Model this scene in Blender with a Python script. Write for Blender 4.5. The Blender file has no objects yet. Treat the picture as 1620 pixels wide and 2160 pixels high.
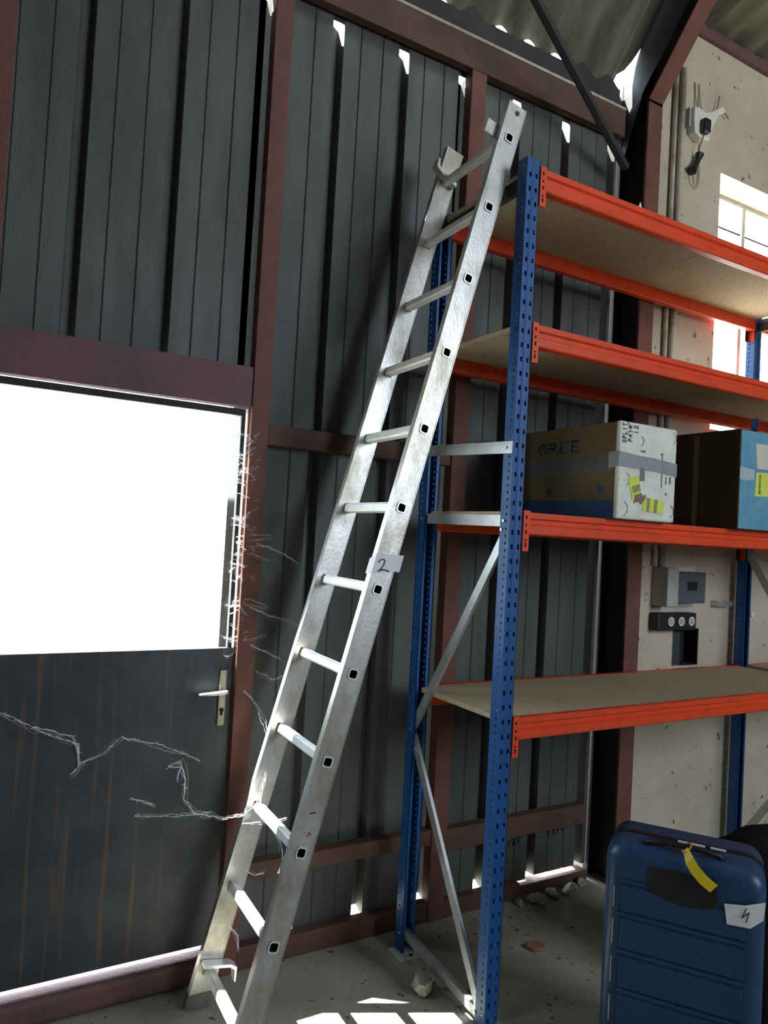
import bpy, bmesh, math, random
from mathutils import Vector, Matrix
import numpy as np
random.seed(4)
SC = bpy.context.scene
COL = SC.collection

# ------------------------------------------------------------------ camera
CF, CYAW, CPITCH, CROLL, CH = 1565.417, .5279, .0306, .0559, 1.659
cam_d = bpy.data.cameras.new('camera')
cam_d.sensor_fit = 'HORIZONTAL'
cam_d.sensor_width = 36.0
cam_d.lens = CF / 1620 * 36
cam_d.clip_start = .02
cam_d.clip_end = 200
cam = bpy.data.objects.new('camera', cam_d)
COL.objects.link(cam)
cy, sy, cp, sp = math.cos(CYAW), math.sin(CYAW), math.cos(CPITCH), math.sin(CPITCH)
F = Vector((sy*cp, cy*cp, sp))
R0 = Vector((cy, -sy, 0))
U0 = R0.cross(F)
c, s = math.cos(CROLL), math.sin(CROLL)
R = c*R0 + s*U0
U = -s*R0 + c*U0
m = Matrix((R, U, -F)).transposed().to_4x4()
m.translation = (0, 0, CH)
cam.matrix_world = m
SC.camera = cam

# ------------------------------------------------------------------ sky, sun, exposure
SC.view_settings.view_transform = 'Standard'
SC.view_settings.look = 'None'
SC.view_settings.gamma = 1
SC.view_settings.use_curve_mapping = False
SC.view_settings.exposure = 0.15
SC.render.film_transparent = False
W = bpy.data.worlds.new('bright_sky')
SC.world = W
W.use_nodes = True
bg = W.node_tree.nodes['Background']
bg.inputs[0].default_value = (.80, .90, 1.0, 1)
bg.inputs[1].default_value = 12.0
sun_d = bpy.data.lights.new('sun', 'SUN')
sun_d.energy = 55
sun_d.angle = .009
sun_d.color = (1, .96, .88)
sun = bpy.data.objects.new('sun', sun_d)
COL.objects.link(sun)
sun.rotation_euler = Vector((.41, -.31, -1)).to_track_quat('-Z', 'Y').to_euler()


def portal(name, loc, sx, sz, rot):                 # sampling aid for the sky through an opening
    ld = bpy.data.lights.new(name, 'AREA')
    ld.shape = 'RECTANGLE'
    ld.size = sx
    ld.size_y = sz
    ld.cycles.is_portal = True
    o = bpy.data.objects.new(name, ld)
    COL.objects.link(o)
    o.location = loc
    o.rotation_euler = rot


portal('portal_door', (.52, 2.80, 1.655), .84, .90, (-math.pi/2, 0, 0))
portal('portal_window', (4.47, 2.83, 3.03), 1.9, 1.5, (-math.pi/2, 0, 0))
portal('portal_rear_opening', (3.7, -3.62, 3.35), 1.9, 2.7, (math.pi/2, 0, 0))

# ------------------------------------------------------------------ materials
MATS = {}


def mat(name, col, rough=.6, metal=0., var=.0, scale=8., col2=None, bump=0., bscale=60., spec=.5, stretch=None,
        rvar=0., alpha=1., trans=0., thr=(.42, .62), det=6):
    if name in MATS:
        return MATS[name]
    M = bpy.data.materials.new(name)
    M.use_nodes = True
    nt = M.node_tree
    b = nt.nodes['Principled BSDF']
    b.inputs['Base Color'].default_value = (*col, 1)
    b.inputs['Roughness'].default_value = rough
    b.inputs['Metallic'].default_value = metal
    b.inputs['Specular IOR Level'].default_value = spec
    if trans:
        b.inputs['Transmission Weight'].default_value = trans
    tc = nt.nodes.new('ShaderNodeTexCoord')
    mp = nt.nodes.new('ShaderNodeMapping')
    nt.links.new(tc.outputs['Object'], mp.inputs[0])
    if stretch:
        mp.inputs['Scale'].default_value = stretch
    if var or col2:
        n = nt.nodes.new('ShaderNodeTexNoise')
        n.inputs['Scale'].default_value = scale
        n.inputs['Detail'].default_value = det
        n.inputs['Roughness'].default_value = .65
        nt.links.new(mp.outputs[0], n.inputs['Vector'])
        r = nt.nodes.new('ShaderNodeValToRGB')
        r.color_ramp.elements[0].position = thr[0] if col2 else .3
        r.color_ramp.elements[1].position = thr[1] if col2 else .7
        if col2:
            r.color_ramp.elements[0].color = (*col, 1)
            r.color_ramp.elements[1].color = (*col2, 1)
        else:
            r.color_ramp.elements[0].color = (*[x*(1-var) for x in col], 1)
            r.color_ramp.elements[1].color = (*[min(1, x*(1+var)) for x in col], 1)
        nt.links.new(n.outputs['Fac'], r.inputs[0])
        nt.links.new(r.outputs[0], b.inputs['Base Color'])
        if rvar:
            mr = nt.nodes.new('ShaderNodeMapRange')
            mr.inputs['To Min'].default_value = max(.05, rough-rvar)
            mr.inputs['To Max'].default_value = min(1, rough+rvar)
            nt.links.new(n.outputs['Fac'], mr.inputs[0])
            nt.links.new(mr.outputs[0], b.inputs['Roughness'])
    if bump:
        n2 = nt.nodes.new('ShaderNodeTexNoise')
        n2.inputs['Scale'].default_value = bscale
        n2.inputs['Detail'].default_value = 4
        nt.links.new(mp.outputs[0], n2.inputs['Vector'])
        bp = nt.nodes.new('ShaderNodeBump')
        bp.inputs['Strength'].default_value = bump
        bp.inputs['Distance'].default_value = .01
        nt.links.new(n2.outputs['Fac'], bp.inputs['Height'])
        nt.links.new(bp.outputs[0], b.inputs['Normal'])
    MATS[name] = M
    return M


def spotted(name, col, spot, rough=.7, sscale=30., thr=.09, base2=None, bscale=3., bump=.2, metal=0, stretch=None, spec=.5):
    """a base colour with soft mottling and small dark spots"""
    if name in MATS:
        return MATS[name]
    M = mat(name, col, rough, metal, scale=bscale, col2=base2 or tuple(x*.8 for x in col), bump=bump, bscale=90, thr=(.35, .68),
            stretch=stretch, spec=spec)
    nt = M.node_tree
    b = nt.nodes['Principled BSDF']
    src = b.inputs['Base Color'].links[0].from_socket
    tc = [n for n in nt.nodes if n.bl_idname == 'ShaderNodeMapping'][0]
    v = nt.nodes.new('ShaderNodeTexNoise')
    v.inputs['Scale'].default_value = sscale
    v.inputs['Detail'].default_value = 3
    nt.links.new(tc.outputs[0], v.inputs['Vector'])
    r = nt.nodes.new('ShaderNodeValToRGB')
    r.color_ramp.elements[0].position = .70-thr
    r.color_ramp.elements[0].color = (0, 0, 0, 1)
    r.color_ramp.elements[1].position = .74-thr
    r.color_ramp.elements[1].color = (1, 1, 1, 1)
    nt.links.new(v.outputs['Fac'], r.inputs[0])
    mx = nt.nodes.new('ShaderNodeMix')
    mx.data_type = 'RGBA'
    nt.links.new(r.outputs[0], mx.inputs[0])
    nt.links.new(src, mx.inputs[6])
    mx.inputs[7].default_value = (*spot, 1)
    nt.links.new(mx.outputs[2], b.inputs['Base Color'])
    return M


M_CLAD = mat('galvanised_cladding', (.100, .105, .100), .6, .2, scale=5, col2=(.070, .074, .070), bump=.12, bscale=120, stretch=(1, 1, .25), rvar=.08)
M_RED = mat('red_oxide_steel', (.17, .062, .045), .75, 0, scale=9, col2=(.12, .052, .04), bump=.3, bscale=80)
M_BROWN = mat('brown_rusty_steel', (.12, .055, .038), .8, 0, scale=7, col2=(.075, .042, .03), bump=.3)
M_LINTEL = mat('faded_maroon_steel', (.15, .07, .075), .7, 0, scale=5, col2=(.11, .06, .06), bump=.25)
M_DARKST = mat('dark_steel', (.035, .032, .032), .8, .1, var=.3, scale=8)  # near-black colour; stands in for shade on column web and top brace
M_LITDUST = mat('pale_lit_dust', (.42, .40, .34), .95, 0, var=.25, scale=30)
M_ALU = mat('worn_aluminium', (.62, .62, .60), .38, .6, scale=9, col2=(.30, .27, .20), bump=.08, bscale=160, rvar=.14, thr=(.45, .72), stretch=(1, 1, .5))
M_ALU2 = mat('bright_aluminium', (.84, .84, .83), .35, .35, var=.12, scale=30, bump=.05)
M_GALV = mat('galvanised_steel', (.55, .58, .60), .38, .75, var=.15, scale=18, bump=.04)
M_BLUE = mat('blue_rack_paint', (.006, .075, .26), .45, 0, scale=14, col2=(.010, .09, .30), bump=.06)
M_ORANGE = mat('orange_rack_paint', (.80, .065, .012), .42, 0, scale=10, col2=(.66, .06, .014), bump=.05)
M_CHIP = spotted('chipboard', (.50, .40, .26), (.30, .22, .13), .85, 90, .10, (.44, .35, .23), 25, .15)
M_WHITEWALL = spotted('dirty_white_render', (.60, .53, .42), (.16, .13, .09), .9, 17, .035, (.46, .40, .31), 2.5, .5)
M_ROOF = mat('fibre_cement_roof', (.15, .14, .105), .95, 0, scale=3, col2=(.07, .07, .05), bump=.4, bscale=40, stretch=(2, .5, .5))
M_FLOOR = spotted('dusty_concrete', (.40, .385, .33), (.07, .055, .04), .9, 26, .045, (.26, .25, .205), 2.2, .45)
M_OUT = mat('pale_gravel', (.50, .49, .44), .95, 0, var=.15, scale=6)
M_SHED = mat('dark_shed_wall', (.22, .21, .19), .9, 0, var=.2, scale=3)
M_DOOR = mat('black_door_paint', (.045, .055, .065), .42, 0, scale=6, col2=(.03, .035, .045), bump=.12, bscale=30)
M_BLACK = mat('black_plastic', (.012, .013, .014), .45, 0, var=.2, scale=20)
M_HOLE = mat('hole_dark', (.01, .01, .01), .9)  # near-black put in for shade inside holes; also colours a scuff
M_CASE = mat('blue_suitcase_shell', (.014, .052, .125), .38, 0, scale=12, col2=(.018, .06, .14), bump=.05, bscale=200)
M_PAPER = mat('white_paper', (.86, .86, .90), .8, 0, var=.03, scale=10, bump=.08)
M_INK = mat('black_ink', (.015, .015, .03), .6)
M_YEL = mat('yellow_tag', (.85, .62, .02), .5, 0, var=.08, scale=20)
M_YLAB = mat('yellow_green_label', (.68, .72, .10), .6, 0, var=.1, scale=20)
M_FOAM = spotted('dirty_white_foam', (.82, .83, .74), (.35, .33, .24), .85, 60, .03, (.66, .66, .55), 14, .3)
M_CARD = mat('brown_cardboard', (.17, .12, .05), .85, 0, scale=5, col2=(.14, .10, .045), bump=.1)
M_CARDB = mat('cardboard_blue_print', (.02, .07, .16), .8, 0, var=.1, scale=8)
M_CARDL = mat('light_blue_cardboard', (.13, .34, .46), .75, 0, scale=10, col2=(.10, .27, .42), bump=.1)
M_TAPE = mat('grey_duct_tape', (.33, .34, .38), .35, .2, var=.12, scale=25, bump=.2)
M_CTAPE = mat('clear_tape', (.42, .50, .55), .22, 0, var=.1, scale=25)
M_BROWNTAPE = mat('torn_brown_tape', (.20, .14, .09), .5, 0, var=.3, scale=40)
M_WEB = mat('cobweb_silk', (.9, .92, .95), .5)
M_GREYP = mat('grey_plastic', (.40, .40, .36), .55, 0, var=.12, scale=12)
M_SMOKE = mat('smoked_plastic', (.10, .11, .13), .18, 0, var=.1, scale=6)
M_WHITEP = mat('white_plastic', (.72, .70, .66), .5, 0, var=.08, scale=20)
M_STONE = spotted('grey_rubble', (.38, .36, .31), (.12, .1, .08), .95, 40, .08, (.25, .24, .2), 20, .8)
M_BRICK = mat('broken_brick', (.32, .15, .08), .9, 0, var=.3, scale=30, bump=.4)
M_CREAM = mat('cream_reveal', (.72, .66, .50), .85, 0, var=.15, scale=10, bump=.3)
M_PIPE = mat('painted_pipe', (.55, .52, .44), .6, 0, scale=8, col2=(.30, .26, .18), bump=.2, stretch=(1, 1, .6))
M_CABLE = mat('brown_cable', (.10, .06, .04), .6)

# tarnish blotches on the ladder rails
nt = M_ALU.node_tree
b = nt.nodes['Principled BSDF']
src = b.inputs['Base Color'].links[0].from_socket
n = nt.nodes.new('ShaderNodeTexNoise')
n.inputs['Scale'].default_value = 2.6
n.inputs['Detail'].default_value = 9
n.inputs['Roughness'].default_value = .75
tc = nt.nodes.new('ShaderNodeTexCoord')
nt.links.new(tc.outputs['Object'], n.inputs['Vector'])
r = nt.nodes.new('ShaderNodeValToRGB')
r.color_ramp.elements[0].position = .50
r.color_ramp.elements[0].color = (0, 0, 0, 1)
r.color_ramp.elements[1].position = .66
r.color_ramp.elements[1].color = (.8, .8, .8, 1)
nt.links.new(n.outputs['Fac'], r.inputs[0])
mx = nt.nodes.new('ShaderNodeMix')
mx.data_type = 'RGBA'
nt.links.new(r.outputs[0], mx.inputs[0])
nt.links.new(src, mx.inputs[6])
mx.inputs[7].default_value = (.33, .28, .19, 1)
nt.links.new(mx.outputs[2], b.inputs['Base Color'])

# rust streaks running down the black door
nt = M_DOOR.node_tree
b = nt.nodes['Principled BSDF']
src = b.inputs['Base Color'].links[0].from_socket
tc = nt.nodes.new('ShaderNodeTexCoord')
mp = nt.nodes.new('ShaderNodeMapping')
mp.inputs['Scale'].default_value = (26, 1, .9)
nt.links.new(tc.outputs['Object'], mp.inputs[0])
n = nt.nodes.new('ShaderNodeTexNoise')
n.inputs['Scale'].default_value = 1.6
n.inputs['Detail'].default_value = 5
nt.links.new(mp.outputs[0], n.inputs['Vector'])
r = nt.nodes.new('ShaderNodeValToRGB')
r.color_ramp.elements[0].position = .56
r.color_ramp.elements[0].color = (0, 0, 0, 1)
r.color_ramp.elements[1].position = .74
r.color_ramp.elements[1].color = (1, 1, 1, 1)
nt.links.new(n.outputs['Fac'], r.inputs[0])
mx = nt.nodes.new('ShaderNodeMix')
mx.data_type = 'RGBA'
nt.links.new(r.outputs[0], mx.inputs[0])
nt.links.new(src, mx.inputs[6])
mx.inputs[7].default_value = (.16, .09, .045, 1)
nt.links.new(mx.outputs[2], b.inputs['Base Color'])

# clear glass: straight-through with a weak gloss
M_GLASS = bpy.data.materials.new('window_glass')
M_GLASS.use_nodes = True
nt = M_GLASS.node_tree
nt.nodes.remove(nt.nodes['Principled BSDF'])
tr = nt.nodes.new('ShaderNodeBsdfTransparent')
tr.inputs[0].default_value = (.93, .96, .96, 1)
gl = nt.nodes.new('ShaderNodeBsdfGlossy')
gl.inputs['Roughness'].default_value = .05
ms = nt.nodes.new('ShaderNodeMixShader')
ms.inputs[0].default_value = .06
nt.links.new(tr.outputs[0], ms.inputs[1])
nt.links.new(gl.outputs[0], ms.inputs[2])
nt.links.new(ms.outputs[0], nt.nodes['Material Output'].inputs[0])


# ------------------------------------------------------------------ mesh helpers
class MB:
    def __init__(self):
        self.v = []
        self.f = []
        self.mi = []
        self.cur = 0

    def add(self, vs, fs):
        o = len(self.v)
        self.v += [tuple(p) for p in vs]
        self.f += [tuple(i+o for i in f) for f in fs]
        self.mi += [self.cur]*len(fs)
        return self

    def box(self, x0, x1, y0, y1, z0, z1):
        v = [(x0, y0, z0), (x1, y0, z0), (x1, y1, z0), (x0, y1, z0), (x0, y0, z1), (x1, y0, z1), (x1, y1, z1), (x0, y1, z1)]
        return self.add(v, [(0, 3, 2, 1), (4, 5, 6, 7), (0, 1, 5, 4), (1, 2, 6, 5), (2, 3, 7, 6), (3, 0, 4, 7)])

    def obox(self, o, ax, ay, az):          # oriented box: origin corner + three edge vectors
        o, ax, ay, az = map(Vector, (o, ax, ay, az))
        v = [o, o+ax, o+ax+ay, o+ay, o+az, o+ax+az, o+ax+ay+az, o+ay+az]
        return self.add(v, [(0, 3, 2, 1), (4, 5, 6, 7), (0, 1, 5, 4), (1, 2, 6, 5), (2, 3, 7, 6), (3, 0, 4, 7)])

    def prism(self, poly, frame):           # poly [(a,b)], frame (origin, A, B, extrude)
        o, A, B, E = map(Vector, frame)
        k = len(poly)
        v = [o+A*a+B*b for a, b in poly]+[o+A*a+B*b+E for a, b in poly]
        fs = [tuple(range(k-1, -1, -1)), tuple(range(k, 2*k))]+[(i, (i+1) % k, k+(i+1) % k, k+i) for i in range(k)]
        return self.add(v, fs)

    def tube(self, pts, rad, n=8, cap=True):
        pts = [Vector(p) for p in pts]
        rs = rad if isinstance(rad, (list, tuple)) else [rad]*len(pts)
        t0 = (pts[1]-pts[0]).normalized()
        a = t0.orthogonal().normalized()
        vs = []
        for i, p in enumerate(pts):
            t = (pts[min(i+1, len(pts)-1)]-pts[max(i-1, 0)]).normalized()
            a = (a-t*a.dot(t)).normalized()
            bb = t.cross(a)
            vs += [p+(a*math.cos(2*math.pi*j/n)+bb*math.sin(2*math.pi*j/n))*rs[i] for j in range(n)]
        fs = [(i*n+j, i*n+(j+1) % n, (i+1)*n+(j+1) % n, (i+1)*n+j) for i in range(len(pts)-1) for j in range(n)]
        if cap:
            fs += [tuple(range(n-1, -1, -1)), tuple(range((len(pts)-1)*n, len(pts)*n))]
        return self.add(vs, fs)

    def quad(self, a, b_, c_, d):
        return self.add([a, b_, c_, d], [(0, 1, 2, 3)])

    def stroke(self, pts, w, frame):        # flat ribbon through 2-D points on a surface, frame (origin, A, B, normal)
        o, A, B, N = map(Vector, frame)
        for (a0, b0), (a1, b1) in zip(pts, pts[1:]):
            d = Vector((a1-a0, b1-b0))
            L = d.length or 1e-6
            d /= L
            px, py = -d.y*w/2, d.x*w/2
            e = d*w*.4
            q = [(a0-e.x+px, b0-e.y+py), (a0-e.x-px, b0-e.y-py), (a1+e.x-px, b1+e.y-py), (a1+e.x+px, b1+e.y+py)]
            self.add([o+A*x+B*y+N for x, y in q], [(0, 1, 2, 3)])
        return self

    def build(self, name, mats, parent=None, bevel=0, smooth=False, seg=2):
        me = bpy.data.meshes.new(name)
        me.from_pydata(self.v, [], self.f)
        for M in (mats if isinstance(mats, (list, tuple)) else [mats]):
            me.materials.append(M)
        for p, i in zip(me.polygons, self.mi):
            p.material_index = i
        me.update()
        o = bpy.data.objects.new(name, me)
        COL.objects.link(o)
        if parent:
            o.parent = parent
        if bevel:
            md = o.modifiers.new('bevel', 'BEVEL')
            md.width = bevel
            md.segments = seg
            md.limit_method = 'ANGLE'
        if smooth:
            me.polygons.foreach_set('use_smooth', [True]*len(me.polygons))
        return o


def fixn(o):
    bm = bmesh.new()
    bm.from_mesh(o.data)
    bmesh.ops.recalc_face_normals(bm, faces=bm.faces)
    bm.to_mesh(o.data)
    bm.free()
    return o


def tag(o, label=None, cat=None, group=None, kind=None):
    if label: o['label'] = label
    if cat: o['category'] = cat
    if group: o['group'] = group
    if kind: o['kind'] = kind
    return o


def empty(name, loc=(0, 0, 0)):
    o = bpy.data.objects.new(name, None)
    o.empty_display_size = .1
    COL.objects.link(o)
    o.location = loc
    return o


def part(mb, name, mats, parent, **k):
    """mesh given in world coordinates, child of an (unrotated) parent"""
    o = mb.build(name, mats, parent, **k)
    p = parent
    off = Vector((0, 0, 0))
    while p is not None:
        off += Vector(p.location)
        p = p.parent
    o.data.transform(Matrix.Translation(-off))
    return o


def rbox(x0, x1, y0, y1, z0, z1):
    return MB().box(x0, x1, y0, y1, z0, z1)


X_ = Vector((1, 0, 0)); Y_ = Vector((0, 1, 0)); Z_ = Vector((0, 0, 1))
YW = 2.717

# ================================================================== SETTING
tag(rbox(-3.2, 8.0, -3.7, 2.86, -.12, 0).build('floor', M_FLOOR), 'dusty grey concrete floor with stains and grit', kind='structure')
tag(rbox(-30, 35, 2.862, 34, -.16, -.02).build('ground_outside', M_OUT), 'pale sunlit gravel outside the sheet wall', kind='structure')
tag(rbox(-30, 35, -34, -3.702, -.16, -.02).build('yard_ground', M_OUT), 'pale ground outside the added rear opening', kind='structure')

# --- back wall: ribbed steel sheets
PITCH = .3145


def sheet(x0, x1, z0, z1, pan=.0, rib0=.93):
    xs = []
    k0 = math.ceil((x0-rib0)/PITCH-1e-6)-1
    prof = []
    k = k0
    while rib0+k*PITCH < x1+.3:
        c0 = rib0+k*PITCH
        prof += [(c0-.026, 0), (c0-.017, .045), (c0+.017, .045), (c0+.026, 0)]
        for g in (.105, .21):
            prof += [(c0+g-.004, 0), (c0+g, .005), (c0+g+.004, 0)]
        k += 1
    pr = [(x, y) for x, y in prof if x0-.018 < x < x1+.027]
    if pr[0][0] > x0: pr.insert(0, (x0, 0))
    if pr[-1][0] < x1: pr.append((x1, 0))
    mb = MB()
    v = []
    i_ = 0
    for x, y in pr:
        i_ = (i_+1) if y > .02 else 0
        xb = x+(.008 if x > 2.85 else 0)
        v += [(xb, YW+y, z0-(0 if y > .02 else pan)), (x, YW+y, (z1+.046+(.010 if i_ % 2 else -.012)) if y > .02 else 3.775)]
    fs = [(2*i, 2*i+2, 2*i+3, 2*i+1) for i in range(len(pr)-1)]
    mb.add(v, fs)
    return mb


wall_back = tag(empty('wall_back'), 'dark ribbed galvanised sheet wall', kind='structure')
for a, b_, z0 in [(-2.844, -1.9, .09), (-1.9, -.957, .09), (-.957, -.013, .09), (-.013, .93, 2.20), (.93, 1.8735, .098), (1.8735, 2.5, .085), (2.5, 2.817, .066), (2.817, 2.858, .066)]:
    sheet(a, b_, z0, 3.70, .03 if z0 < .1 and a < 2.4 and a > .5 else .0).build('cladding_sheet', M_CLAD, wall_back)
part(rbox(-3.1, 2.866, YW+.001, YW+.006, 3.745, 4.0), 'flashing', M_DARKST, wall_back)
# closing board under the roof waves, open at four crests
CR = 2.246
RP = .172


def roofz(x, y, base=4.045, t=1.3, y0=YW, amp=.025):
    return base+t*(y0-y)+amp*math.cos(2*math.pi*(x-CR)/RP)


mb = MB()
xs = [-3.1+i*RP/12 for i in range(int((2.866+3.1)/(RP/12)))]
open_c = [CR, CR-RP, CR+RP, CR-3*RP]
v = []
for x in xs:
    zt = roofz(x, YW)+.004
    if any(abs(x-c_) < RP*.30 for c_ in open_c):
        zt = min(zt, 4.030)
    v += [(x, YW-.012, 3.86), (x, YW-.012, zt), (x, YW+.012, zt), (x, YW+.012, 3.86)]
fs = []
for i in range(len(xs)-1):
    a = 4*i
    fs += [(a, a+4, a+5, a+1), (a+1, a+5, a+6, a+2), (a+2, a+6, a+7, a+3)]
mb.add(v, fs)
part(mb, 'eaves_filler', M_DARKST, wall_back)
# faint dark stencil marks printed on the lowest sheets
mk = MB()
for x0, z0, n_ in ((2.30, .215, 5), (2.61, .235, 4)):
    for i in range(n_):
        a = x0+i*.030
        fr = ((a, YW-.002, z0+i*.004), X_, Z_, (0, 0, 0))
        mk.stroke([(0, 0), (0, .028)], .006, fr)
        if i % 2 == 0:
            mk.stroke([(0, .028), (.016, .028)], .006, fr)
            mk.stroke([(0, .014), (.013, .014)], .006, fr)
        else:
            mk.stroke([(.016, 0), (0, .014), (.016, .028)], .006, fr)
part(mk, 'printed_marks', M_INK, wall_back)

# --- steel framework
def trim(n_, mb, M, label, **k):
    return tag(mb.build('trim_%d' % n_, M, **k), label, kind='structure')


FY = 2.66
trim(1, rbox(-.02, .085, FY, YW-.002, .0, 3.755), M_RED, 'red oxide steel post at the left edge', bevel=.003)
trim(2, rbox(.953, 1.025, FY, YW-.002, .0, 3.755), M_RED, 'red oxide steel door post', bevel=.003)
trim(3, rbox(1.881, 1.963, FY, YW-.002, .0, 3.755), M_RED, 'red oxide steel post behind the rack', bevel=.003)
t4 = trim(4, rbox(-3.1, 2.852, FY, YW-.014, 3.757, 3.895), M_BROWN, 'rusty steel eaves rail above the sheets', bevel=.003)
part(rbox(-3.1, 2.852, FY-.001, YW-.015, 3.8955, 3.909), 'lit_dust_lip', M_LITDUST, t4)  # pale colour paints the lit line along the dusty rail lip
trim(5, rbox(1.027, 1.879, FY+.008, YW-.002, 1.977, 2.055), M_BROWN, 'rusty mid rail between the posts', bevel=.003)
trim(6, rbox(1.027, 1.879, FY+.004, YW-.002, .33, .395).box(1.965, 2.80, FY+.004, YW-.002, .29, .385), M_BROWN, 'rusty bottom rail along the sheet wall', bevel=.003)
trim(7, rbox(.087, .951, FY+.004, YW-.002, 2.108, 2.262), M_LINTEL, 'faded maroon steel lintel over the door', bevel=.003)
t8 = trim(8, rbox(-3.1, .951, 2.635, 2.75, .0, .096), M_LINTEL, 'rounded steel sill under the door', bevel=.028, seg=5)
trim(9, rbox(1.026, 1.88, 2.665, 2.715, 0, .086).box(1.88, 2.40, 2.665, 2.715, 0, .074).box(2.40, 2.85, 2.68, 2.755, 0, .048), M_BROWN, 'rusty base plate at the foot of the sheets', bevel=.006)
# column: I-section, red inner flange; web coloured dark for the shade on it
cl = MB()
cl.cur = 0
cl.box(2.905, 3.005, 2.56, 2.572, 0, 3.93)
cl.cur = 1
cl.box(2.950, 2.960, 2.5725, 2.73, 0, 4.2)
cl.box(2.872, 3.005, 2.7305, 2.742, 0, 4.35)
cl.box(2.868, 2.874, 2.70, 2.73, 0, 4.05)
trim(10, cl, [M_RED, M_DARKST], 'steel column with a red inner flange and dark web')
# sloping rafter flange, climbing towards the camera side
rf = MB()
rd = Vector((0, -.27, .345)).normalized()
rn = Vector((0, .345, .27)).normalized()
o_ = Vector((2.905, 2.56, 3.93))
rf.cur = 0
rf.obox(o_, X_*.1, rd*2.2, rn*.012)
rf.cur = 1
rf.obox(o_+Vector((.045, 0, 0))+rn*.0125, X_*.01, rd*2.2, rn*.26)
rf.cur = 0
rf.obox(o_+Vector((0, 0, -.012)), X_*.1, Vector((0, .012, 0)), Vector((0, .0, .02)))
trim(11, rf, [M_RED, M_DARKST], 'red sloping rafter flange above the column')
# wind brace
trim(12, MB().tube([(2.80, 2.60, 3.56), (1.922, 2.30, 3.866), (1.2, 2.053, 4.118)], .022, 6), M_DARKST, 'dark diagonal brace under the roof')
# closing plate between the two roof slopes, near-black with random mottling
cp_ = MB()
cp_.add([(2.870, 2.745, 3.95), (2.870, 2.745, 4.35), (2.870, .9, 6.6), (2.870, -3.7, 8.3), (2.870, -3.7, 6.6), (2.870, 1.3, 5.5), (2.870, 2.57, 3.96), (2.870, 2.70, 3.6)],
        [(0, 1, 2, 3, 4, 5, 6, 7)])
tag(cp_.build('wall_gable', mat('dark_plate', (.035, .034, .038), .6, .2, var=.4, scale=3)), 'dark plate between the two roof slopes', kind='structure')

# --- white wall with window and niche
tag(rbox(2.878, 2.979, 2.745, 2.84, 0, 4.5).build('gap_block', M_DARKST), 'dark block added to close the gap behind the steel column', kind='structure')  # added dark block that shuts out sky behind the column
wx = [2.98, 3.31, 3.52, 3.54, 5.40, 7.6]
wz = [0, 1.055, 1.25, 2.335, 3.755, 4.43]
ww = MB()
for i in range(5):
    for j in range(5):
        if i == 3 and j == 3:
            continue
        y0 = 2.60
        if i == 1 and j == 1:
            y0 = 2.70
        ww.box(wx[i], wx[i+1], y0, 2.84, wz[j], wz[j+1])
wr = tag(ww.build('wall_right', M_WHITEWALL), 'dirty white rendered wall', kind='structure')
tag(rbox(2.98, 7.6, 2.575, 2.66, 4.4302, 4.49).build('trim_13', M_LINTEL), 'dark red plate along the top of the white wall', kind='structure')
win = tag(empty('window_1', (3.54, 2.78, 2.335)), 'bright metal framed window in the white wall', kind='structure')
wf = MB()
wf.box(3.54, 3.565, 2.76, 2.80, 2.335, 3.755).box(5.375, 5.40, 2.76, 2.80, 2.335, 3.755).box(3.565, 5.375, 2.76, 2.80, 2.335, 2.36).box(3.565, 5.375, 2.76, 2.80, 3.73, 3.755)
part(wf, 'window_frame', M_GREYP, win)
for x in (3.985, 4.45, 4.91):
    part(rbox(x, x+.03, 2.765, 2.795, 2.36, 3.73), 'mullion', M_GREYP, win)
for x0, x1 in ((3.565, 3.985), (4.015, 4.45), (4.48, 4.91), (4.94, 5.375)):
    part(rbox(x0, x1, 2.777, 2.783, 3.572, 3.580), 'glazing_bar', M_DARKST, win)
    for z0, z1 in ((2.36, 3.572), (3.58, 3.73)):
        part(rbox(x0, x1, 2.778, 2.782, z0, z1), 'pane', M_GLASS, win)
part(rbox(3.54, 5.40, 2.602, 2.758, 3.7555, 3.765), 'lintel_reveal', M_CREAM, win)

# --- roof
ceiling = tag(empty('ceiling'), 'dark corrugated fibre cement roof', kind='structure')


def roof_sheet(x0, x1, pathfn, name='roof_sheet', amp=.025, cut=None):
    n_ = max(2, int((x1-x0)/(RP/10)))
    v = []
    rows = pathfn
    for i in range(n_+1):
        x = x0+(x1-x0)*i/n_
        for (y, z) in rows:
            v.append((x, y, z+amp*math.cos(2*math.pi*(x-CR)/RP)))
    k = len(rows)
    fs = [(i*k+j, (i+1)*k+j, (i+1)*k+j+1, i*k+j+1) for i in range(n_) for j in range(k-1)]
    o = MB().add(v, fs).build(name, M_ROOF, ceiling, smooth=True)
    return o


rowsL = [(2.722, 4.0385), (2.717, 4.045), (1.6, 5.497), (1.5, 5.58), (-3.7, 7.4), (-3.9, 7.47)]
rowsR = [(2.90, 4.392), (2.60, 4.497), (1.0, 5.057), (-3.7, 6.70), (-3.9, 6.77)]
x = -3.2
while x < 2.7:
    roof_sheet(x, min(x+1.032, 2.79), rowsL)
    x += 1.032
x = 2.872
while x < 7.9:
    roof_sheet(x, min(x+1.032, 7.95), rowsR)
    x += 1.032
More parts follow.
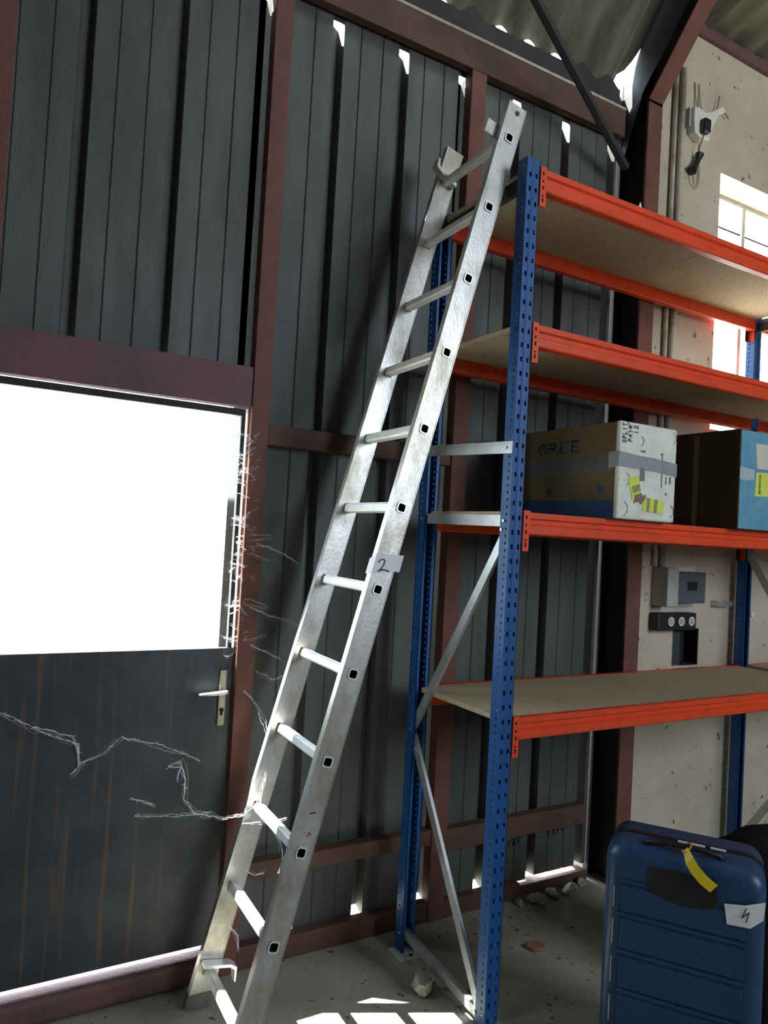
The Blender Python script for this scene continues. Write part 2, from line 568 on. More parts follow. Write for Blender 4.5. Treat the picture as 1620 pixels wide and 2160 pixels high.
# last torn strip next to the rafter
v = []
tor = [(2.717, 2.80, 4.045), (2.69, 2.80, 4.081), (2.67, 2.835, 4.107), (2.64, 2.855, 4.145), (2.59, 2.874, 4.21), (2.50, 2.876, 4.327), (2.2, 2.876, 4.717), (1.6, 2.876, 5.497), (1.5, 2.876, 5.58), (-3.9, 2.876, 7.47)]
for y, xr, z in tor:
    v += [(2.788, y, z+.02), (xr, y, z)]
o = MB().add(v, [(2*i, 2*i+1, 2*i+3, 2*i+2) for i in range(len(tor)-1)]).build('torn_roof_strip', M_ROOF, ceiling)
# purlins
for y, z in ((2.0, 4.87), (1.2, 5.62), (-.6, 6.25), (-2.4, 6.88)):
    tag(rbox(-3.2, 2.90, y-.04, y+.04, z-.03, z+.05).build('purlin', M_BROWN), 'rusty purlin under the roof', kind='structure')
for y, z in ((1.75, 4.70), (.4, 5.17), (-1.6, 5.87)):
    tag(rbox(2.95, 7.9, y-.04, y+.04, z-.03, z+.05).build('purlin', M_BROWN), 'rusty purlin under the roof', kind='structure')
# remaining shell behind and beside the camera
tag(rbox(-3.3, -3.1, -3.7, 2.86, 0, 7.5).build('wall_left', M_SHED), 'dark side wall', kind='structure')
tag(rbox(7.6, 7.8, -3.7, 2.86, 0, 6.9).build('wall_far_right', M_SHED), 'dark far end wall', kind='structure')
sb = MB().box(-3.3, 2.75, -3.75, -3.6, 0, 7.6).box(4.65, 7.8, -3.75, -3.6, 0, 7.0).box(2.75, 4.65, -3.75, -3.6, 4.7, 7.6).box(2.75, 4.65, -3.75, -3.6, 0, 2.0)  # opening is unseen, added high up to let in fill light
tag(sb.build('wall_rear', M_SHED), 'dark rear wall with a high opening added for fill light', kind='structure')

# --- door
door = tag(empty('door_1', (.087, 2.70, .105)), 'black metal door with a large bright pane and rust streaks', kind='structure')
dl = MB().box(.090, .947, 2.685, 2.712, .118, 1.205)
part(dl, 'door_leaf', M_DOOR, door, bevel=.002)
df = MB().box(.090, .925, 2.69, 2.712, 2.078, 2.103).box(.925, .940, 2.69, 2.712, 1.2055, 2.103).box(.090, .112, 2.69, 2.712, 1.2055, 2.077)
part(df, 'glazing_frame', M_DARKST, door)
part(rbox(.113, .924, 2.699, 2.703, 1.207, 2.077), 'pane', M_GLASS, door)
part(rbox(.898, .926, 2.677, 2.6845, .92, 1.124), 'lock_plate', mat('brass_plate', (.52, .49, .36), .35, .7, var=.3, scale=25), door, bevel=.004)
lv = MB().tube([(.914, 2.676, 1.050), (.914, 2.64, 1.050), (.905, 2.633, 1.050), (.86, 2.632, 1.049), (.812, 2.634, 1.047)], [.008, .008, .0085, .007, .005], 10)
part(lv, 'lever_handle', M_ALU2, door, smooth=True)
kh = MB().tube([(.912, 2.6765, .978), (.912, 2.674, .978)], .008, 12).box(.908, .916, 2.674, 2.6768, .958, .976)
part(kh, 'keyhole', M_HOLE, door)

# ================================================================== STORAGE RACK
XA, YA, YB, XF = 1.7093, 1.9786, 2.5558, 3.7947
UW, UD, UH = .055, .050, 3.0
LV = [2.976, 2.424, 1.765, 1.055]
rack = tag(empty('storage_rack', (XA, YA, 0)), 'tall blue and orange pallet-style storage rack with four chipboard shelves', 'shelving rack')


def grid_face(mb, us, vs, holes, fn):
    """planar strip with rectangular holes; us, vs breakpoints; fn maps (u,v)->point"""
    for i in range(len(us)-1):
        for j in range(len(vs)-1):
            if holes(i, j):
                continue
            mb.quad(fn(us[i], vs[j]), fn(us[i+1], vs[j]), fn(us[i+1], vs[j+1]), fn(us[i], vs[j+1]))


def upright_mesh(sgn):
    """folded perforated section; sgn=1 opens towards +Y (front post), -1 towards -Y (rear post); x 0..UW, y 0..UD"""
    mb = MB()
    us = [0, .009, .018, .0255, .0295, .037, .046, UW]
    vs = [0]
    z = .03
    while z < UH-.03:
        vs += [z, z+.017]
        z += .05
    vs.append(UH)

    def f_front(u, v):
        y = .0 if not (.0254 < u < .0296) else .0025
        return (u, y if sgn > 0 else UD-y, v)
    grid_face(mb, us, vs, lambda i, j: j % 2 == 1 and i in (1, 5), f_front)
    us2 = [0, .014, .021, UD]
    vs2 = [0]
    z = .02
    while z < UH-.02:
        vs2 += [z, z+.009]
        z += .025
    vs2.append(UH)

    def f_l(u, v): return (0, u if sgn > 0 else UD-u, v)
    def f_r(u, v): return (UW, u if sgn > 0 else UD-u, v)
    grid_face(mb, us2, vs2, lambda i, j: j % 2 == 1 and i == 1, f_l)
    grid_face(mb, us2, vs2, lambda i, j: j % 2 == 1 and i == 1, f_r)
    yb = UD if sgn > 0 else 0
    mb.quad((0, yb, 0), (.012, yb, 0), (.012, yb, UH), (0, yb, UH))
    mb.quad((UW-.012, yb, 0), (UW, yb, 0), (UW, yb, UH), (UW-.012, yb, UH))
    return mb


um = {}
FR = [XA, XF+UW/2, XF+UW/2+2.06]         # right edge of the posts of each frame
for fi, xr in enumerate(FR):
    for sg, y in ((1, YA), (-1, YB-UD)):
        if sg not in um:
            o = upright_mesh(sg).build('upright', M_BLUE, rack)
            md = o.modifiers.new('thickness', 'SOLIDIFY')
            md.thickness = .0018
            um[sg] = o
        else:
            o = um[sg].copy()
            COL.objects.link(o)
            o.parent = rack
        o.location = (xr-UW-XA, y-YA, 0.004)
        # foot plate
        fy0, fy1 = (y-.035, y+UD+.005) if sg > 0 else (y-.045, y+UD+.005)
        part(rbox(xr-UW-.03, xr+.03, fy0, fy1, 0, .0035), 'foot_plate', M_WHITEP, rack)
        part(MB().tube([(xr-UW/2, fy0+.018, .0036), (xr-UW/2, fy0+.018, .007)], .009, 6), 'anchor_bolt', M_DARKST, rack)


def bar(p, q, w, t, name='diagonal_brace', M=M_GALV, parent=rack, channel=True):
    p, q = Vector(p), Vector(q)
    d = (q-p)
    L = d.length
    d.normalize()
    n_ = X_
    sd = d.cross(n_).normalized()
    mb = MB()
    poly = [(-w/2, 0), (w/2, 0), (w/2, t), (w/2-.002, t), (w/2-.002, .002), (-w/2+.002, .002), (-w/2+.002, t), (-w/2, t)]
    mb.prism(poly, (p, sd, n_, d*L))
    return part(mb, name, M, parent)


def bolt(x, y, z):
    part(MB().tube([(x-.014, y, z), (x+.02, y, z)], .006, 6), 'bolt', M_GALV, rack)


for fi, xr in enumerate(FR):
    bx = xr-UW+.012
    ya, yb = YA+.03, YB-.03
    bar((bx, ya, 2.925), (bx, yb, 2.915), .05, .02, 'horizontal_brace', M_DARKST)  # dark instead of galvanised: shade on the top brace put into its colour
    if fi == 0:
        bar((bx-.014, YA+.004, 1.985), (bx-.014, YB-.004, 2.010), .042, .012, 'horizontal_brace')
    bar((bx, ya, 1.731), (bx, yb, 1.735), .040, .02, 'horizontal_brace')
    if fi == 0:
        bar((bx-.002, ya+.005, 1.69), (bx-.002, yb+.0, .90), .034, .014)
        bar((bx-.004, yb, .86), (bx-.004, ya+.02, .06), .034, .014)
    else:
        bar((bx, yb-.005, 1.69), (bx, ya, .90), .034, .014)
        bar((bx, ya, .86), (bx, yb-.01, .09), .034, .014)
    bar((bx, yb+.0, .075), (bx, ya+.03, .035), .036, .02, 'horizontal_brace')
    for y, z in ((ya+.005, 1.985), (ya, 1.731), (yb, 1.735), (yb+.002, .885), (yb, .078), (ya+.01, 1.70), (ya+.02, .05)):
        bolt(bx-.004, y, z)

BH = .078


def beam(x0, x1, yf, z, sgn):
    """step beam; outer face at yf, sgn=+1 body goes to +Y"""
    o = empty('b')
    prof = [(0, 0), (0, -.020), (.009, -.026), (.009, -.040), (0, -.046), (0, -BH+.004), (.004, -BH), (.036, -BH), (.040, -BH+.004), (.040, -.019), (.026, -.019), (.026, 0)]
    bpy.data.objects.remove(o)
    mb = MB().prism(prof, ((x0, yf, z), Y_*sgn, Z_, X_*(x1-x0)))
    bo = part(mb, 'beam', M_ORANGE, rack)
    fixn(bo)
    for xs_, side in ((x0, 0), (x1, 1)):
        cm = MB()
        a0 = xs_-.0035 if side == 0 else xs_-.026
        # front plate with slots
        us = [0, .009, .016, .0275]
        sl = [(.018, .030), (.047, .056), (.068, .082), (.100, .107), (.112, .127)]
        vs = [0]
        for s0, s1 in sl:
            vs += [s0, s1]
        vs.append(.142)

        def fn(u, v, a0=a0): return (a0+u, yf-.0028*sgn, z+.006-v)
        grid_face(cm, us, vs, lambda i, j: j % 2 == 1 and i == 1, fn)
        cm.box(a0, a0+.0275, min(yf-.0005*sgn, yf-.0002*sgn), max(yf-.0005*sgn, yf-.0002*sgn), z-.136, z+.006)
        px = a0 if side == 0 else a0+.0275
        cm.quad((px, yf-.0028*sgn, z-.136), (px, yf+.035*sgn, z-.136), (px, yf+.035*sgn, z+.006), (px, yf-.0028*sgn, z+.006))
        cm.mi = [0]*len(cm.mi)
        k0 = (len(us)-1)*(len(vs)-1)-len(sl)
        for i in range(k0, k0+6):
            cm.mi[i] = 1
        co = cm.build('connector', [M_ORANGE, M_HOLE], bo)
        co.data.transform(Matrix.Translation((-XA, -YA, 0)))
    return bo


for bi in range(2):
    x0 = FR[bi]+.004
    x1 = FR[bi+1]-UW-.004
    for z in LV:
        beam(x0, x1, YA-.004, z, 1)
        beam(x0, x1, YB-.012, z, -1)
        # boards, two or three per level, lying on the beam ledges
        xm = 2.749 if bi == 0 else (x0+x1)/2
        xb0 = x0-.035 if bi == 0 else x0+.002
        for a, b_ in ((xb0, xm-.001), (xm+.001, x1-.002)):
            yy0, yy1 = YA+.0255, YB-.0415
            if a < x0:
                mb = MB()
                # narrow tongue between the posts, full depth beyond them
                mb.box(a, b_, YA+.056, YB-.056, z-.0187, z-.0005)
                mb.box(x0+.002, b_, yy0, YA+.056, z-.0187, z-.0005)
                mb.box(x0+.002, b_, YB-.056, yy1, z-.0187, z-.0005)
            else:
                mb = rbox(a, b_, yy0, yy1, z-.0187, z-.0005)
            part(mb, 'shelf_board', M_CHIP, rack)
# small clip that ties the far rear post to the wall
wb = MB().box(3.612, 3.74, YB+.002, YB+.005, 1.372, 1.402).box(3.612, 3.630, YB+.005, 2.598, 1.372, 1.402)
tag(fixn(part(wb, 'wall_clip', M_GALV, rack)))

# ================================================================== LADDER
TH, PS = .2593, -.0348
LD = Vector((math.sin(TH)*math.cos(PS), math.sin(TH)*math.sin(PS), math.cos(TH)))
LU = Vector((-math.sin(PS), math.cos(PS), 0))
LN = LD.cross(LU)                        # points to the window side
LB = Vector((.818, 2.1033, 0))
ladder = tag(empty('ladder', LB), 'tall worn aluminium ladder leaning on the blue end frame of the rack', 'ladder')
RW, RT, LW = .040, .025, .4122
zerr = 0.012


def lp(t, u, s_): return LB+LN*t+LU*u+LD*s_


RS = [.132+.28*i for i in range(12)]
hx, hz = Vector((math.cos(.0), 0, 0)), Z_


def rail_mesh(u0, u1, s0, s1):
    """hollow rail, both wide faces pierced for the rungs"""
    mb = MB()
    vs = [s0]
    for r_ in RS:
        vs += [r_-.0165, r_+.0165]
    vs.append(s1)
    us = [-RW, -.0165, .0165, RW]
    for uu in (u0, u1):
        grid_face(mb, us, vs, lambda i, j: i == 1 and j % 2 == 1, lambda t, s_, uu=uu: lp(t, uu, s_))
    for t in (-RW, RW):
        mb.quad(lp(t, u0, s0), lp(t, u1, s0), lp(t, u1, s1), lp(t, u0, s1))
    mb.quad(lp(-RW, u0, s1), lp(RW, u0, s1), lp(RW, u1, s1), lp(-RW, u1, s1))
    mb.quad(lp(-RW, u0, s0), lp(RW, u0, s0), lp(RW, u1, s0), lp(-RW, u1, s0))
    # rolled lips along the outer edges
    for t in (-RW, RW-.003):
        for ua, ub in (((u0-.0015), u0), ):
            mb.obox(lp(t, ua, s0), LN*.003, LU*.0015, LD*(s1-s0))
    return mb


S0N = .012
for u0, top in ((0, 3.345), (LW, 3.36)):
    rl = part(rail_mesh(u0, u0+RT, S0N, top), 'side_rail', M_ALU, ladder)
    fixn(rl)
    cp2 = MB().prism([(-RW-.002, -.03), (RW+.002, -.03), (RW+.002, .012), (-RW-.002, .035)], (lp(0, u0-.002, 0.012+.02), LN, LD, LU*(RT+.004)))
    fc = part(cp2, 'foot_cap', mat('grey_rubber', (.12, .12, .11), .8, var=.2, scale=20), rl)
for r_ in RS:
    mb = MB()
    n_ = 16
    ring_o, ring_i, ring_f = [], [], []
    for k in range(n_):
        a = 2*math.pi*k/n_+math.pi/n_
        sq = 1/max(abs(math.cos(a)), abs(math.sin(a)))
        rr = min(sq, 1.22)
        ring_o.append((.0155*rr*math.cos(a), .0155*rr*math.sin(a)))
        ring_i.append((.0128*rr*math.cos(a), .0128*rr*math.sin(a)))
        ring_f.append((.0178*rr*math.cos(a), .0178*rr*math.sin(a)))
    def P(q, u): return lp(q[0], u, r_+q[1])
    ue0, ue1 = -.0022, LW+RT+.0022
    v = []
    for u, ring in ((ue0, ring_f), (ue0-.0012, ring_f), (ue0-.0012, ring_i), (LW/2, ring_i), (LW/2, ring_i), (ue1+.0012, ring_i), (ue1+.0012, ring_f), (ue1, ring_f), (ue1, ring_o), (ue0, ring_o)):
        v += [P(q, u) for q in ring]
    L_ = 10
    fs = [(i*n_+k, i*n_+(k+1) % n_, ((i+1) % L_)*n_+(k+1) % n_, ((i+1) % L_)*n_+k) for i in range(L_) for k in range(n_)]
    mb.add(v, fs)
    # plug and inner walls coloured black for the shade inside the tube
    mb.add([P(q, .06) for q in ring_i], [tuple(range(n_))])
    # anti-slip ridges on the tread
    for k in range(5):
        t = -.011+k*.0055
        mb.obox(lp(t-.0008, .026, r_+.0154), LN*.0016, LU*(LW-.027), LD*.0012)
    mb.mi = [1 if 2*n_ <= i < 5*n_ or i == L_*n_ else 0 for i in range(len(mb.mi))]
    fixn(part(mb, 'rung', [M_ALU2, M_HOLE], ladder))
# guide hooks
HK = MB().prism([(-.03, -.012), (.045, .008), (.075, .022), (.078, .058), (.070, .058), (.062, .030), (.04, .022), (-.03, .004)], (lp(0, LW-.004, 3.205), LN, LD, -LU*.035))
fixn(part(HK, 'guide_hook', M_ALU, ladder))
HK = MB().prism([(.034, -.006), (-.060, .004), (-.084, -.004), (-.094, -.052), (-.088, -.052), (-.078, -.014), (-.058, -.006), (.034, -.016)], (lp(0, LW-.003, .170), LN, LD, -LU*.040))
fixn(part(HK, 'guide_hook', M_ALU2, ladder))
GB = MB().obox(lp(.040, .030, 3.205), LN*.046, LU*.003, LD*.052).obox(lp(.083, .033, 3.205), LN*.003, LU*.02, LD*.05).obox(lp(.040, RT, 3.20), LN*.003, LU*.03, LD*.05)
fixn(part(GB, 'guide_bracket', M_ALU, ladder))
part(MB().tube([lp(-.005, -.003, 3.315), lp(-.005, .03, 3.315)], .009, 8), 'plug', M_BLACK, ladder)
# numbered paper wrapped round the near rail
pp = MB()
A0, A1 = 1.604, 1.662
pl = [(.047, 1.622, 1.571, .024), (.0408, 1.640, 1.574, -.0), (.0395, 1.640, 1.574, -.003), (-.0405, 1.660, 1.604, -.003), (-.058, 1.664, 1.607, -.004)]
v = []
for t, a, b2, u in pl:
    v += [lp(t, u, a), lp(t, u, b2)]
pp.add(v, [(2*i, 2*i+1, 2*i+3, 2*i+2) for i in range(len(pl)-1)])
paper2 = part(pp, 'number_paper', M_PAPER, ladder)
tag(paper2, 'white paper strip with a handwritten 2')
st = MB()
base = lp(0, -.0045, 1.6)
# horizontal in the picture = -LN plus a little LD
ax = (-LN*.966+LD*.257)
az = (LN*.257+LD*.966)
st.stroke([(-.021, .022), (-.014, .031), (-.003, .033), (.002, .027), (-.001, .016), (-.010, .002), (-.020, -.005)], .0035, (base, ax, az, (0, 0, 0)))
st.stroke([(-.022, -.006), (-.008, -.002), (.006, -.002), (.018, -.006)], .004, (base, ax, az, (0, 0, 0)))
part(st, 'handwritten_number', M_INK, paper2)
# scuffs of red and dark paint on the near rail
part(MB().stroke([(-.006, 0), (.012, .001)], .004, (lp(.002, -.0007, .812), ax, az, (0, 0, 0))), 'scuff_mark', M_HOLE, ladder)
part(MB().stroke([(-.004, -.004), (.002, .004), (.006, 0)], .006, (lp(-.008, -.0007, .748), ax, az, (0, 0, 0))), 'red_scuff', mat('red_scuff_paint', (.6, .12, .05), .7), ladder)

# ================================================================== BOXES ON THE THIRD SHELF
ZS = LV[2]+.001


def letter_strokes(ch):
    L = {'S': [[(.9, .85), (.5, 1), (.1, .8), (.2, .55), (.8, .45), (.9, .2), (.5, 0), (.05, .15)]],
         'P': [[(.1, 0), (.1, 1), (.7, .95), (.8, .7), (.6, .5), (.1, .48)]],
         'L': [[(.1, 1), (.1, 0), (.8, 0)]],
         'I': [[(.4, 1), (.4, 0)]],
         'T': [[(0, 1), (.9, 1)], [(.45, 1), (.45, 0)]],
         'A': [[(0, 0), (.45, 1), (.9, 0)], [(.2, .4), (.7, .4)]],
         'R': [[(.1, 0), (.1, 1), (.7, .95), (.8, .7), (.6, .5), (.1, .48)], [(.4, .48), (.9, 0)]],
         '1': [[(.4, 1), (.4, 0)]],
         '2': [[(.1, .75), (.4, 1), (.8, .8), (.6, .4), (.1, 0), (.95, 0)]],
         'G': [[(.9, .85), (.5, 1), (.1, .7), (.1, .3), (.5, 0), (.9, .15), (.9, .5), (.55, .5)]],
         'E': [[(.85, 1), (.1, 1), (.1, 0), (.85, 0)], [(.1, .5), (.7, .5)]]}
    return L[ch]


def write(mb, txt, o, A, B, h, w, gap, lw, N):
    x = 0
    for ch in txt:
        if ch != ' ':
            for pl_ in letter_strokes(ch):
                mb.stroke([(x+a*w, b_*h) for a, b_ in pl_], lw, (o, A, B, N))
        x += w+gap
    return mb


bx0, bx1, by0, by1, bz1 = 2.116, 2.437, 1.930, 2.60, 2.131
box1 = tag(empty('foam_carton', (bx0, by0, ZS)), 'long brown carton with a dirty white foam end marked SPLIT PAIR 12', 'box')
part(rbox(bx0+.006, bx1-.006, by0+.0225, by1, ZS, bz1), 'carton', M_CARD, box1, bevel=.004)
en = MB().box(bx0, bx1, by0, by0+.022, ZS+.001, bz1+.002)
end = part(en, 'foam_end', M_FOAM, box1, bevel=.010, seg=3)
fw = Vector((bx0, by0-.0012, ZS))


def fb(u, v): return fw+X_*u+Z_*v


# grey tape across the end and along the side
tp = MB()
tpl = [(-.0012, .196, .252), (.09, .193, .245), (.20, .190, .242), (.322, .180, .232)]
v = []
for u, a, b_ in tpl:
    v += [fb(u, a), fb(u, b_)]
tp.add(v, [(2*i, 2*i+2, 2*i+3, 2*i+1) for i in range(3)])
tp.add([(bx0-.0012, by0-.0012, ZS+.196), (bx0-.0012, by0-.0012, ZS+.252), (bx0-.0012, by0+.05, ZS+.25), (bx0-.0012, by0+.05, ZS+.19)], [(0, 1, 2, 3)])
part(tp, 'duct_tape', M_TAPE, box1)
part(MB().add([(bx0+.0045, by0+.03, ZS+.18), (bx0+.0045, by0+.03, ZS+.245), (bx0+.0045, by1, ZS+.235), (bx0+.0045, by1, ZS+.165)], [(0, 1, 2, 3)]), 'side_tape', mat('side_tape_film', (.11, .12, .12), .3, var=.15, scale=20), box1)
part(MB().add([(bx0+.0045, by0+.024, ZS+.002), (bx0+.0045, by0+.024, ZS+.068), (bx0+.0045, by1, ZS+.075), (bx0+.0045, by1, ZS+.002)], [(0, 1, 2, 3)]), 'blue_band', M_CARDB, box1)
hw = MB()
N0 = -Y_*.0005
write(hw, 'SPLIT', fb(.034, .285), Z_, -X_, .020, .012, .0035, .003, N0)
write(hw, 'PAIR', fb(.064, .292), Z_, -X_, .020, .012, .0045, .003, N0)
write(hw, '12', fb(.094, .325), Z_, -X_, .022, .012, .006, .003, N0)
part(hw, 'handwriting', M_INK, box1)
# moulded slots and marks of the foam end, their shade painted as flat strokes
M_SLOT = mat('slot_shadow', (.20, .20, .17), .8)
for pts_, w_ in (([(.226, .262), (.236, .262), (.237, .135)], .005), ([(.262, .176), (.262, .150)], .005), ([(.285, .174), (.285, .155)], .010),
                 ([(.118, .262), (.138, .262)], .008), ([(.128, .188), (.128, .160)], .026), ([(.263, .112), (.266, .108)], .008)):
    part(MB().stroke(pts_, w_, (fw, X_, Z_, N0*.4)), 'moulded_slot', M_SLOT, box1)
for cx, cz, rr in ((.030, .040, .026), (.110, .300, .018), (.040, .150, .022), (.290, .330, .022), (.290, .045, .022), (.03, .34, .024)):
    ps_ = [(cx+rr*math.cos(a), cz+rr*math.sin(a)) for a in [math.radians(-80+20*k) for k in range(9)]]
    part(MB().stroke(ps_, .0025, (fw, X_, Z_, N0*.3)), 'moulded_arc', M_SLOT, box1)


def rot_label(name, cx, cz, w, h, ang, M, parent, off):
    ca, sa = math.cos(ang), math.sin(ang)
    A, B = X_*ca+Z_*sa, -X_*sa+Z_*ca
    mb = MB()
    c_ = fb(cx, cz)-Y_*off
    mb.add([c_-A*w/2-B*h/2, c_+A*w/2-B*h/2, c_+A*w/2+B*h/2, c_-A*w/2+B*h/2], [(0, 1, 2, 3)])
    o = part(mb, name, M, parent)
    return o, c_, A, B


M_BARC = mat('label_print', (.14, .15, .06), .6, 0, col2=(.40, .42, .12), scale=60, stretch=(8, 1, 1), thr=(.40, .6))
la, c_, A, B = rot_label('yellow_label', .092, .122, .055, .085, .30, M_YLAB, box1, .0006)
part(MB().add([c_-A*.018-B*.018-Y_*.0005, c_+A*.025-B*.018-Y_*.0005, c_+A*.025+B*.008-Y_*.0005, c_-A*.018+B*.008-Y_*.0005], [(0, 1, 2, 3)]), 'bar_code', M_BARC, la)
la, c_, A, B = rot_label('yellow_label', .195, .060, .115, .052, -.06, M_YLAB, box1, .0006)
for q in (-.03, .012):
    part(MB().add([c_+A*(q-.008)-B*.026-Y_*.0005, c_+A*(q+.010)-B*.026-Y_*.0005, c_+A*(q+.010)+B*.026-Y_*.0005, c_+A*(q-.008)+B*.026-Y_*.0005], [(0, 1, 2, 3)]), 'bar_code', M_BARC, la)
part(MB().prism([(-.03, -.018), (.0, -.012), (.005, -.022), (.03, .0), (.034, .018), (.018, .012), (.004, .022), (-.028, .012)], (fb(.118, .082), X_, Z_, -Y_*.0015)), 'torn_tape', M_BROWNTAPE, box1)
gr = MB()
write(gr, 'GREE', Vector((bx0+.0045, 2.375, ZS+.265)), -Y_, Z_, .040, .052, .012, .009, -X_*.0006)
part(gr, 'printed_lettering', M_CARDB, box1)
for yy in (2.02, 2.30):
    part(MB().tube([(bx0+.0048, yy, ZS+.11), (bx0+.004, yy, ZS+.11)], .016, 12), 'printed_symbol', M_CARDB, box1)

cx0, cx1, cy0, cy1, cz1 = 2.832, 3.30, 1.928, 2.52, 2.187
box2 = tag(empty('blue_carton', (cx0, cy0, ZS)), 'brown carton with light blue front and yellow label, right of the foam-ended carton', 'box')
part(rbox(cx0, cx1, cy0+.0015, cy1, ZS, cz1), 'carton', mat('dark_cardboard', (.10, .07, .035), .85, var=.15, scale=6, bump=.1), box2, bevel=.004)
part(rbox(cx0+.003, cx1-.003, cy0, cy0+.001, ZS+.003, cz1-.003), 'blue_front', M_CARDL, box2)
part(MB().add([(cx0+.100, cy0-.001, cz1-.052), (cx0+.24, cy0-.001, cz1-.050), (cx0+.24, cy0-.001, cz1-.155), (cx0+.115, cy0-.001, cz1-.160)], [(0, 3, 2, 1)]), 'white_label', mat('pale_pink_paper', (.62, .55, .48), .8, var=.05, scale=20), box2)
yl = part(MB().add([(cx0+.112, cy0-.001, cz1-.175), (cx0+.21, cy0-.001, cz1-.170), (cx0+.21, cy0-.001, cz1-.272), (cx0+.106, cy0-.001, cz1-.277)], [(0, 3, 2, 1)]), 'yellow_label', M_YLAB, box2)
bc = MB()
z = cz1-.265
random.seed(7)
while z < cz1-.185:
    h_ = random.choice((.0018, .0018, .003, .004))
    bc.box(cx0+.130, cx0+.146, cy0-.0016, cy0-.0012, z, z+h_)
    z += h_+random.choice((.002, .003))
part(bc, 'bar_code', M_INK, yl)
part(MB().add([(cx0-.001, cy0-.0012, ZS+.262), (cx0+.10, cy0-.0012, ZS+.255), (cx0+.10, cy0-.0012, ZS+.215), (cx0+.04, cy0-.0012, ZS+.205), (cx0-.001, cy0-.0012, ZS+.212)], [(0, 1, 2, 3, 4)]), 'clear_tape', M_CTAPE, box2)
part(MB().tube([(cx0-.004, 2.5, cz1-.02), (cx0-.006, 2.36, cz1-.055), (cx0-.004, 2.24, cz1-.075)], .0025, 5), 'strap', M_GREYP, box2)
part(rbox(cx0-.0018, cx0-.0005, cy0+.20, cy0+.225, ZS+.002, cz1-.01), 'tape_strip', mat('dull_tape', (.30, .24, .15), .4), box2)

# ================================================================== SUITCASE
e = Vector((.57, -.82, 0)).normalized()
nin = Vector((.82, .57, 0)).normalized()
SO = Vector((1.845, 1.665, 0))
SW, SD, SH, SB = .455, .27, .735, .045
case = tag(empty('suitcase', SO), 'dark blue hard-shell suitcase with a yellow tag and a paper number 4', 'suitcase')


def scp(a, d, z): return SO+e*a+nin*d+Z_*z


def shell(d0, d1, name, front):
    mb = MB()
    n_ = 0
    rad = .055
    # outline of the case in the front plane (a,z): rounded rectangle
    def outline(ins):
        pts = []
        r_ = max(rad-ins*.6, .012)
        x0, x1, z0, z1 = ins, SW-ins, SB+ins, SH-ins
        for cxx, czz, a0 in ((x1-r_, z0+r_, -90), (x1-r_, z1-r_, 0), (x0+r_, z1-r_, 90), (x0+r_, z0+r_, 180)):
            for k in range(7):
                a = math.radians(a0+15*k)
                pts.append((cxx+r_*math.cos(a), czz+r_*math.sin(a)))
        return pts
    R_ = .045
    rings = []
    steps = 6
    if front:
        seq = [(d1, 0)]+[(d0+R_-R_*math.sin(math.pi/2*k/steps), R_-R_*math.cos(math.pi/2*k/steps)) for k in range(steps+1)]
    else:
        seq = [(d0, 0)]+[(d1-R_+R_*math.sin(math.pi/2*k/steps), R_-R_*math.cos(math.pi/2*k/steps)) for k in range(steps+1)]
    k = 28
    for d, ins in seq:
        rings.append([scp(a, d, z) for a, z in outline(ins)])
    v = [p for rg in rings for p in rg]
    fs = [(i*k+j, i*k+(j+1) % k, (i+1)*k+(j+1) % k, (i+1)*k+j) for i in range(len(rings)-1) for j in range(k)]
    fs.append(tuple(range((len(rings)-1)*k, len(rings)*k)))
    mb.add(v, fs)
    o = part(mb, name, M_CASE, case, smooth=False)
    fixn(o)
    for p in o.data.polygons:
        p.use_smooth = len(p.vertices) == 4
    return o


fsh = shell(0, SD/2-.008, 'front_shell', True)
bsh = shell(SD/2+.008, SD, 'back_shell', False)
# raised bands between paired grooves on the front and the near side
for gz in (.625, .522, .408, .290, .172):
    rb = MB()
    prof = [(-.010, .0), (-.010, .003), (-.0065, .0008), (-.004, .0042), (.004, .0042), (.0065, .0008), (.010, .003), (.010, 0)]
    a0, a1 = .047, SW-.047
    if gz > .6:
        a1 = .13
    rb.prism([(x_, y_) for x_, y_ in prof], (scp(a0, .001, gz), Z_, -nin, e*(a1-a0)))
    fixn(part(rb, 'rib', M_CASE, fsh))
# panels raised between the grooves give the shell its stepped look
for z0, z1 in ((.535, .612), (.421, .510), (.303, .396), (.185, .278), (.085, .160)):
    pn = MB().obox(scp(.055, .001, z0), e*(SW-.11), -nin*.0045, Z_*(z1-z0))
    fixn(part(pn, 'raised_panel', M_CASE, fsh, bevel=.004, seg=3))
    part(MB().obox(scp(.030, .0035, z0+.006), e*.0035, -nin*.0035, Z_*(z1-z0-.014)), 'side_slot', M_GREYP, fsh)
# zip band
zb_ = MB()
pts = []
for cxx, czz, a0 in ((SW-.055, SB+.055, -90), (SW-.055, SH-.055, 0), (.055, SH-.055, 90), (.055, SB+.055, 180)):
    for k in range(7):
        a = math.radians(a0+15*k)
        pts.append((cxx+.058*math.cos(a), czz+.058*math.sin(a)))
zb_.prism([(a, z) for a, z in pts], (scp(0, SD/2-.012, 0), e, Z_, nin*.024))
fixn(part(zb_, 'zip_band', M_BLACK, case))
